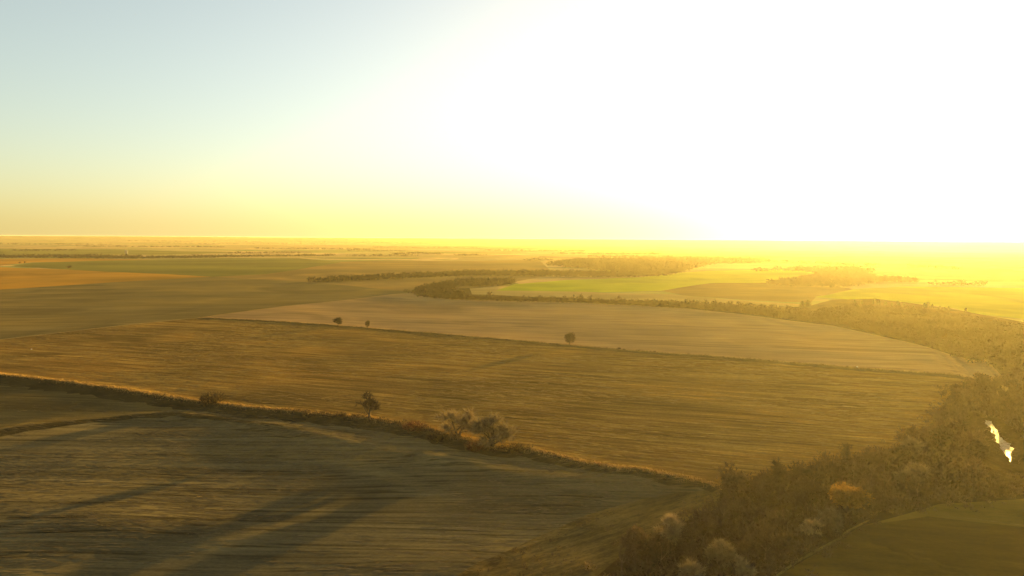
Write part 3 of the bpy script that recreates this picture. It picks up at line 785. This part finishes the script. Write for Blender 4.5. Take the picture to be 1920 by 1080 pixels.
def free(X, Y):
    m = off_view(X, Y)
    for fx, fy in FREE:
        t = np.hypot(fx, fy); ux, uy = fx/t, fy/t
        # stay off each standing-out tree and the ground just before it
        dx, dy = X-fx, Y-fy; al = -(dx*ux+dy*uy); ac = np.abs(dx*uy-dy*ux)
        m &= ~((ac < 4.5) & (al > -4) & (al < 15))
    return m
r_ = np.random.default_rng(77)
X, Y = scatter(BELT, 8.6, r_, keep=free)
order = np.argsort(np.hypot(X, Y))[:215]
for i in order:
    x, y = float(X[i]), float(Y[i]); q = r_.uniform()
    if q < 0.72: pr, lb, g = P_BARE[r_.integers(0, 6)], 'leafless brown tree among many in the wooded creek belt at lower right', 'leafless trees of the creek belt'
    elif q < 0.94: pr, lb, g = P_ROUND[r_.integers(0, 2)], 'bushy twig covered tree among many in the wooded creek belt at lower right', 'bushy trees of the creek belt'
    else: pr, lb, g = P_PALE[r_.integers(0, 3)], 'pale twigged tree within the wooded creek belt at lower right', 'pale trees of the creek belt'
    plant(pr, x, y, r_.uniform(6.0, 10.5), lb, 'tree', g, wide=r_.uniform(0.8, 1.15))

def stamp(protos, X, Y, Hs, r, wide=(0.8, 1.3)):
    """join many small plants into one big mesh"""
    Z = height(X, Y); VV, TT = [], []; n = 0
    for k in range(len(X)):
        V, T = protos[r.integers(0, len(protos))]
        a = r.uniform(0, 6.28); c, s_ = math.cos(a), math.sin(a); w = Hs[k]*r.uniform(*wide)
        P = np.empty_like(V)
        P[:, 0] = (V[:, 0]*c - V[:, 1]*s_)*w + X[k]; P[:, 1] = (V[:, 0]*s_ + V[:, 1]*c)*w + Y[k]; P[:, 2] = V[:, 2]*Hs[k] + Z[k]
        VV.append(P); TT.append(T+n); n += len(P)
    return np.concatenate(VV), np.concatenate(TT)

def unit(V, T, h): return (V/h, T)
B_SM = [unit(*brushy(800+i, 30, 1.9, 2.4, 0.30), 2.4) for i in range(6)]
L_SM = [unit(*leafy(820+i, 60, 5.0, 8.5, 1.6, 8, 0.0), 8.0) for i in range(6)]
L_MID = [unit(*leafy(860+i, 26, 8.5, 9.0, 3.4, 6, 0.0), 9.0) for i in range(6)]
L_TINY = [unit(*leafy(840+i, 20, 17.0, 9.0, 5.5, 6, 0.0), 9.0) for i in range(6)]

def stuff(name, protos, X, Y, Hs, mat, label, cat, r, wide=(0.8, 1.3)):
    V, T = stamp(protos, X, Y, Hs, r, wide)
    return tag(mesh_obj(name, tri_mesh(name, V, T, mat)), label, cat, kind='stuff')

X, Y = scatter(BELT, 2.6, r_, keep=off_water)
low_ = ~off_view(X, Y)
stuff('undergrowth', B_SM, X, Y, np.where(low_, 1.0, r_.uniform(1.2, 4.2, len(X))), M_TWIG_DARK, 'tangled brown undergrowth of the creek belt', 'undergrowth', r_)
pts = np.array(along(path([(1330, 1180), (1430, 1088), (1500, 1040), (1560, 1008), (1625, 968), (1740, 948), (1920, 930), (2200, 905)]), 0.9, r_, 2.6)); X, Y = pts.T
stuff('edge_brush', B_SM, X, Y, r_.uniform(0.3, 2.2, len(X)), M_TWIG, 'ragged brush where the creek trees meet the meadows', 'brush', r_)
pts = np.array(along(path([(1000, 1200), (1160, 1050), (1280, 972), (1350, 940), (1365, 905), (1440, 895), (1560, 868), (1700, 838), (1750, 795), (1785, 742)]), 0.9, r_, 2.6)); X, Y = pts.T
stuff('edge_brush', B_SM, X, Y, r_.uniform(0.3, 2.4, len(X)), M_TWIG, 'ragged brush where the creek trees meet the stubble fields', 'brush', r_)
# brush along the foot of the near bank and of the hedgerow
pts = along([p for p in BANK[6:12]], 1.0, r_, 1.5); X, Y = np.array(pts).T
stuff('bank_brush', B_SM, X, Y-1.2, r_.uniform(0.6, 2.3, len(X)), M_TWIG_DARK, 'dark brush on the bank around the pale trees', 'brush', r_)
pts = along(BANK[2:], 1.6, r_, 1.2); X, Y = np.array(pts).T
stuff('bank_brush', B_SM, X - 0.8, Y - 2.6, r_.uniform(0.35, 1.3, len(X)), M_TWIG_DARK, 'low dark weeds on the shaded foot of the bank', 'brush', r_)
pts = along(UPPER[4:], 2.2, r_, 1.2); X, Y = np.array(pts).T
stuff('fence_line_brush', B_SM, X - 0.6, Y - 1.6, r_.uniform(0.4, 1.5, len(X)), M_TWIG, 'low brown brush along the right half of the fence line', 'brush', r_)
X, Y = scatter(FIELDS[[f[0] for f in FIELDS].index('rough_margin')][3], 2.4, r_, keep=lambda X, Y: (np.hypot(X, Y) > 120) & (waves(X, Y, 25, 4, 66) > -0.2))
stuff('rough_grass', B_SM, X, Y, r_.uniform(0.3, 1.1, len(X)), M_TWIG, 'clumps of rough grass between the lower field and the creek trees', 'grass', r_)
pts = along(HR, 0.8, r_, 5.5); X, Y = np.array(pts).T
stuff('hedgerow_brush', L_SM, X, Y, r_.uniform(3.5, 7.5, len(X)), M_WOODS, 'low brush filling the curved hedgerow', 'brush', r_)

# ------------------------------------------------------------------ woods further off
def wood(pts, spacing, h0, h1, label, name='woodland', seed=1, protos=L_SM, keep=None):
    r = np.random.default_rng(seed); poly = path(pts)
    X, Y = scatter(poly, spacing, r, keep=keep)
    if len(X) == 0: return
    stuff(name, protos, X, Y, r.uniform(h0, h1, len(X)), M_WOODS, label, 'wood', r, (0.7, 1.1))
gap = lambda X, Y: waves(X, Y, 90, 5, 51) > -0.75
wood([(1530, 604), (1535, 585), (1600, 577), (1700, 582), (1800, 600), (1925, 622), (2300, 660), (2300, 720), (1925, 690), (1870, 690), (1760, 655), (1660, 632)], 5.5, 4, 8.5, 'brown bare wood on the slope beyond the tan field at right', seed=2, keep=gap)
wood([(775, 549), (800, 541), (848, 532), (855, 541), (840, 549), (870, 556), (850, 561), (805, 557)], 5.0, 5, 10, 'bare wood at the left head of the curved hedgerow', seed=3)
wood([(565, 530), (640, 529), (760, 523), (880, 518), (1010, 519), (1180, 521), (1250, 518), (1290, 510), (1180, 515), (1060, 514), (880, 514), (760, 520), (640, 525)], 7, 7, 12, 'long bare tree belt behind the curved hedgerow', name='tree_belt', seed=4)
wood([(860, 538), (850, 531), (960, 529), (966, 533), (940, 538)], 6.5, 8, 12, 'short dark tree belt left of the bright green field', name='tree_belt', seed=6)
wood([(1025, 498), (1040, 494), (1090, 489), (1180, 487), (1290, 486), (1430, 488), (1440, 492), (1330, 497), (1290, 508), (1240, 514), (1160, 512), (1100, 505)], 13, 8, 13, 'large hazy wood above the bright green field', seed=7, protos=L_MID, keep=lambda X, Y: waves(X, Y, 260, 5, 57) > -1.0)
wood([(1430, 534), (1500, 526), (1535, 515), (1600, 512), (1640, 520), (1650, 531), (1600, 538), (1560, 542), (1500, 540)], 8, 7, 12, 'hazy wood beside the brown pasture at right', seed=8, keep=lambda X, Y: waves(X, Y, 150, 5, 52) > -0.6)
wood([(1645, 530), (1650, 524), (1710, 526), (1720, 531)], 8, 7, 11, 'small hazy wood to the right of the large one', seed=9)
wood([(1450, 508), (1500, 507), (1600, 505), (1640, 511), (1600, 516), (1540, 514), (1500, 509)], 11, 8, 12, 'thin hazy tree belt under the glare', name='tree_belt', seed=10, protos=L_MID)

wood([(1180, 570), (1290, 571), (1400, 577), (1480, 583), (1532, 590), (1536, 606), (1450, 596), (1380, 588), (1290, 580), (1200, 575)], 5.5, 4, 8, 'scrubby bare wood thickening the right half of the curved hedgerow', seed=12)
# thin lines of trees towards the horizon
TL = [[(-300, 482), (0, 483), (120, 482.5), (260, 484), (400, 482.5), (420, 482)], [(380, 482), (500, 481), (620, 479.5)], [(0, 481), (160, 480.5), (260, 482)], [(430, 475.5), (480, 475), (560, 475)],
      [(655, 480), (700, 480), (780, 480)], [(740, 477), (780, 475.5), (825, 477)], [(855, 479.5), (905, 479)], [(985, 488.5), (1032, 488)], [(1040, 476), (1240, 477)], [(1280, 492), (1340, 490), (1400, 493)],
      [(1310, 488), (1400, 489.5)], [(1410, 493), (1440, 490), (1480, 493)], [(1410, 508), (1450, 508)], [(0, 458), (200, 459)], [(150, 462), (420, 463)], [(480, 466), (700, 468)],
      [(300, 456), (620, 458)], [(700, 464), (900, 465)], [(650, 470), (760, 471)], [(900, 470), (1100, 471)], [(1100, 482), (1260, 483)], [(1700, 500), (1800, 506)], [(1500, 494), (1640, 500)], [(1750, 535), (1850, 536)],
      [(20, 470), (140, 470)], [(240, 452), (500, 453)], [(540, 454), (800, 456)]]
XS, YS, HS = [], [], []
for k, pl in enumerate(TL):
    w = path(pl); d = math.hypot(*w[0])
    thick = {0: 4, 1: 2}.get(k, 1.5)
    for x, y in along(w, max(9, d*0.0024), r_, 0):
        for _ in range(int(thick)):
            XS.append(x + r_.normal()*d*0.002); YS.append(y + r_.normal()*d*0.0022*thick); HS.append(r_.uniform(5.5, 9.5))
stuff('distant_tree_line', L_TINY, np.array(XS), np.array(YS), np.array(HS), M_WOODS, 'thin dark lines of trees towards the horizon', 'tree line', r_)

# ------------------------------------------------------------------ grass and crop residue
def blades(X, Y, h, w, mat, name, label, cat, r, per=3, spread=0.25):
    n = len(X); X = np.repeat(X, per) + r.normal(size=n*per)*spread; Y = np.repeat(Y, per) + r.normal(size=n*per)*spread
    Z = height(X, Y) - 0.02; m = n*per
    D = np.stack([r.normal(size=m)*0.35, r.normal(size=m)*0.35, np.ones(m)], 1); D /= np.linalg.norm(D, axis=1)[:, None]
    V, T = twig_tris(r, np.stack([X, Y, Z], 1), D, np.repeat(h, per)*r.uniform(0.6, 1.2, m), w*r.uniform(0.7, 1.5, m))
    return tag(mesh_obj(name, tri_mesh(name, V, T, mat)), label, cat, kind='stuff')
pts = np.array(along(BANK, 0.10, r_, 1.3)); m = np.hypot(pts[:, 0], pts[:, 1]) < 520; X, Y = pts[m].T
blades(X, Y, r_.uniform(0.3, 0.75, len(X)), 0.18, M_STRAW, 'bank_grass', 'tall dry grass along the crest of the bank', 'grass', r_)
pts = np.array(along(UPPER, 0.25, r_, 0.9)); X, Y = pts.T
blades(X, Y, r_.uniform(0.3, 0.9, len(X)), 0.35, M_STRAW, 'fence_line_grass', 'dry grass strip along the fence line', 'grass', r_)

def residue(fidx, n, rot, hmax, lmin, lmax, mat, name, label, seed, rmax=700, thr=0.0):
    """broken rows of stalks left standing: jagged low ribbons along the drill rows"""
    r = np.random.default_rng(seed); poly = FIELDS[fidx][3]
    u = r.uniform(R(-46), R(46), n*3); q = np.sqrt(r.uniform(120**2, rmax**2, n*3))
    X, Y = q*np.sin(u), q*np.cos(u)
    m = inside(X, Y, poly) & (waves(X*0.5, Y, 60, 6, seed+3) + 0.7*r.normal(size=len(X)) > thr)
    X, Y = X[m][:n], Y[m][:n]; n = len(X)
    cx, sx = math.cos(rot), math.sin(rot)
    # snap to rows
    v = -X*sx + Y*cx; uu = X*cx + Y*sx; v = np.round(v/0.76)*0.76 + r.normal(size=n)*0.05
    L = r.uniform(lmin, lmax, n); K = 4
    P = np.zeros((n, K+1, 2, 3))
    for k in range(K+1):
        U = uu + L*(k/K - 0.5); W = v + 0.15*np.sin(U*0.02)
        x, y = U*cx - W*sx, U*sx + W*cx; z = height(x, y)
        P[:, k, 0] = np.stack([x, y, z-0.03], 1)
        hh = r.uniform(0.25, 1, n)*hmax*(0 if k in (0, K) else 1) + 0.01
        P[:, k, 1] = np.stack([x + r.normal(size=n)*0.1, y + r.normal(size=n)*0.1, z+hh], 1)
    V = P.reshape(-1, 3); base = (np.arange(n)*(K+1)*2)[:, None]; T = []
    for k in range(K):
        a, b1, c, d = 2*k, 2*k+1, 2*k+2, 2*k+3
        T.append(base + np.array([[a, c, d]])); T.append(base + np.array([[a, d, b1]]))
    T = np.concatenate(T)
    return tag(mesh_obj(name, tri_mesh(name, V, T, mat)), label, 'crop residue', kind='stuff')
names = [f[0] for f in FIELDS]
residue(names.index('middle_field'), 26000, R(-15), 0.13, 2.0, 8.0, M_RESIDUE, 'stubble_rows', 'broken rows of golden stubble in the middle field', 31, 900)
residue(names.index('lower_field'), 14000, R(-1), 0.09, 1.5, 7.0, M_RESIDUE2, 'stubble_rows', 'broken rows of stubble in the lower field', 32, 330)
residue(names.index('corner_field'), 5000, R(-6), 0.09, 1.5, 7.0, M_RESIDUE2, 'stubble_rows', 'broken rows of stubble in the corner field', 33, 500)

# ------------------------------------------------------------------ water of the creek
def simple_mat(name, col, rough=0.5, metal=0.0):
    m, nt, out = new_mat(name)
    b_ = nd(nt, 'ShaderNodeBsdfPrincipled'); b_.inputs['Base Color'].default_value = (*col, 1)
    b_.inputs['Roughness'].default_value = rough; b_.inputs['Metallic'].default_value = metal
    nt.links.new(b_.outputs[0], out.inputs['Surface'])
    return m, nt, b_
M_WATER, wnt, wb = simple_mat('creek_water', (0.05, 0.06, 0.045), 0.36)
wb.inputs['Specular IOR Level'].default_value = 0.17
wb.inputs['IOR'].default_value = 1.33
wv = mapped(wnt, 0.5, (2.2, 1.0, 1)); wf = noise(wnt, wv, 1.3, 4, 0.65)
wbp = nd(wnt, 'ShaderNodeBump'); wbp.inputs['Strength'].default_value = 0.9; wbp.inputs['Distance'].default_value = 0.9
wnt.links.new(wf, wbp.inputs['Height']); wnt.links.new(wbp.outputs['Normal'], wb.inputs['Normal'])
wz = max(H(p[0], p[1]) for p in WATER) + 0.15
wpoly = []
for i in range(len(WATER)):
    a, b_ = WATER[i], WATER[(i+1) % len(WATER)]
    for q in range(4):
        t = q/4; wpoly.append((a[0]+(b_[0]-a[0])*t + r_.normal()*0.5, a[1]+(b_[1]-a[1])*t + r_.normal()*0.5))
# snags and reeds standing in the shallow water
n_ = 170; tt = r_.uniform(0, 1, n_); a_, c_ = np.array(WATER[0]), np.array(WATER[6])
SXY = a_ + (c_-a_)*tt[:, None] + r_.normal(size=(n_, 2))*np.array([2.6, 4.5])
Dv = np.stack([r_.normal(size=n_), r_.normal(size=n_), r_.uniform(0.1, 0.8, n_)], 1); Dv /= np.linalg.norm(Dv, axis=1)[:, None]
Vs, Ts = twig_tris(r_, np.column_stack([SXY, np.full(n_, wz-0.1)]), Dv, r_.uniform(0.8, 2.6, n_), r_.uniform(0.08, 0.35, n_))
tag(mesh_obj('snags', tri_mesh('snags', Vs, Ts, M_BARK)), 'dark snags and reeds standing in the creek water', 'reeds', kind='stuff')
wo = link_mesh('creek', [(x, y, wz) for x, y in wpoly], [tuple(range(len(wpoly)))], M_WATER)
tag(wo, 'glittering open water of the creek between the trees at right', kind='structure')

# ------------------------------------------------------------------ farm silos on the plain and a pale stone
def lathe(profile, k, z0=0.0):
    V, F = [], []
    for (rad, z) in profile:
        for j in range(k):
            a = 2*math.pi*j/k; V.append((rad*math.cos(a), rad*math.sin(a), z+z0))
    for i in range(len(profile)-1):
        for j in range(k):
            F.append((i*k+j, i*k+(j+1) % k, (i+1)*k+(j+1) % k, (i+1)*k+j))
    F.append(tuple(range(k))[::-1]); F.append(tuple((len(profile)-1)*k+j for j in range(k)))
    return V, F
M_CONC, _, _ = simple_mat('weathered_concrete', (0.16, 0.13, 0.10), 0.9)
M_STEEL, _, _ = simple_mat('pale_sheet_steel', (0.22, 0.21, 0.19), 1.0)
def silo(px, py, hgt, rad, mat, label):
    x, y = pix(px, py)
    e = bpy.data.objects.new('silo', None); COL.objects.link(e); e.location = (x, y, H(x, y)-0.5)
    prof = [(rad*1.06, 0), (rad*1.06, 0.6)]
    z = 0.6
    while z < hgt*0.86:
        prof += [(rad, z), (rad*1.03, z+0.12), (rad, z+0.24)]; z += hgt*0.11
    prof.append((rad, hgt*0.86))
    link_mesh('wall', *lathe(prof, 20), mat, e)
    link_mesh('roof', *lathe([(rad*1.05, hgt*0.862), (rad*0.9, hgt*0.93), (rad*0.55, hgt*0.98), (rad*0.12, hgt)], 20), M_STEEL, e)
    lv, lf = [], []
    for s_ in (-0.25, 0.25):
        n = len(lv); lv += [(s_+a, -rad*1.08+b1, z1) for z1 in (0.6, hgt*0.9) for a, b1 in ((-.04, -.04), (.04, -.04), (.04, .04), (-.04, .04))]
        lf += [(n, n+1, n+5, n+4), (n+1, n+2, n+6, n+5), (n+2, n+3, n+7, n+6), (n+3, n, n+4, n+7)]
    link_mesh('ladder', lv, lf, M_STEEL, e)
    tag(e, label, 'silo', 'silos on the plain')
silo(235.5, 476, 17, 3.2, M_CONC, 'dark tall silo of the pair far off on the green plain at left')
silo(238.5, 476, 15, 2.6, M_STEEL, 'pale silo right beside the dark one on the green plain at left')

def stone(px, py, size, label):
    x, y = pix(px, py); r = np.random.default_rng(int(px))
    import bmesh
    bm = bmesh.new(); bmesh.ops.create_icosphere(bm, subdivisions=2, radius=size)
    for v in bm.verts:
        v.co *= 1 + r.normal()*0.07; v.co.z *= 0.6; v.co.x *= 1.3
    me = bpy.data.meshes.new('boulder'); bm.to_mesh(me); bm.free()
    me.materials.append(simple_mat('pale_stone', (0.62, 0.56, 0.46), 0.9)[0])
    o = mesh_obj('boulder', me, (x, y, H(x, y)+size*0.3)); tag(o, label, 'boulder')
stone(1607, 689, 0.5, 'small pale boulder on the right part of the fence line')
stone(59, 655, 0.38, 'small pale boulder in the middle field near the left edge')

# ------------------------------------------------------------------ haze
hz_m, hnt, hout = new_mat('haze')
hv = nd(hnt, 'ShaderNodeVolumePrincipled')
hv.inputs['Color'].default_value = (*HAZE_COLOR, 1)
hv.inputs['Density'].default_value = HAZE_DENSITY
hv.inputs['Anisotropy'].default_value = HAZE_G
hnt.links.new(hv.outputs[0], hout.inputs['Volume'])
b, zt, zb = 12500.0, 76.0, -60.0
hz = link_mesh('haze', [(x, y, z) for z in (zb, zt) for x, y in ((-b, -b), (b, -b), (b, b), (-b, b))],
               [(0, 3, 2, 1), (4, 5, 6, 7), (0, 1, 5, 4), (1, 2, 6, 5), (2, 3, 7, 6), (3, 0, 4, 7)], hz_m)
tag(hz, 'golden evening haze over the fields', kind='stuff')
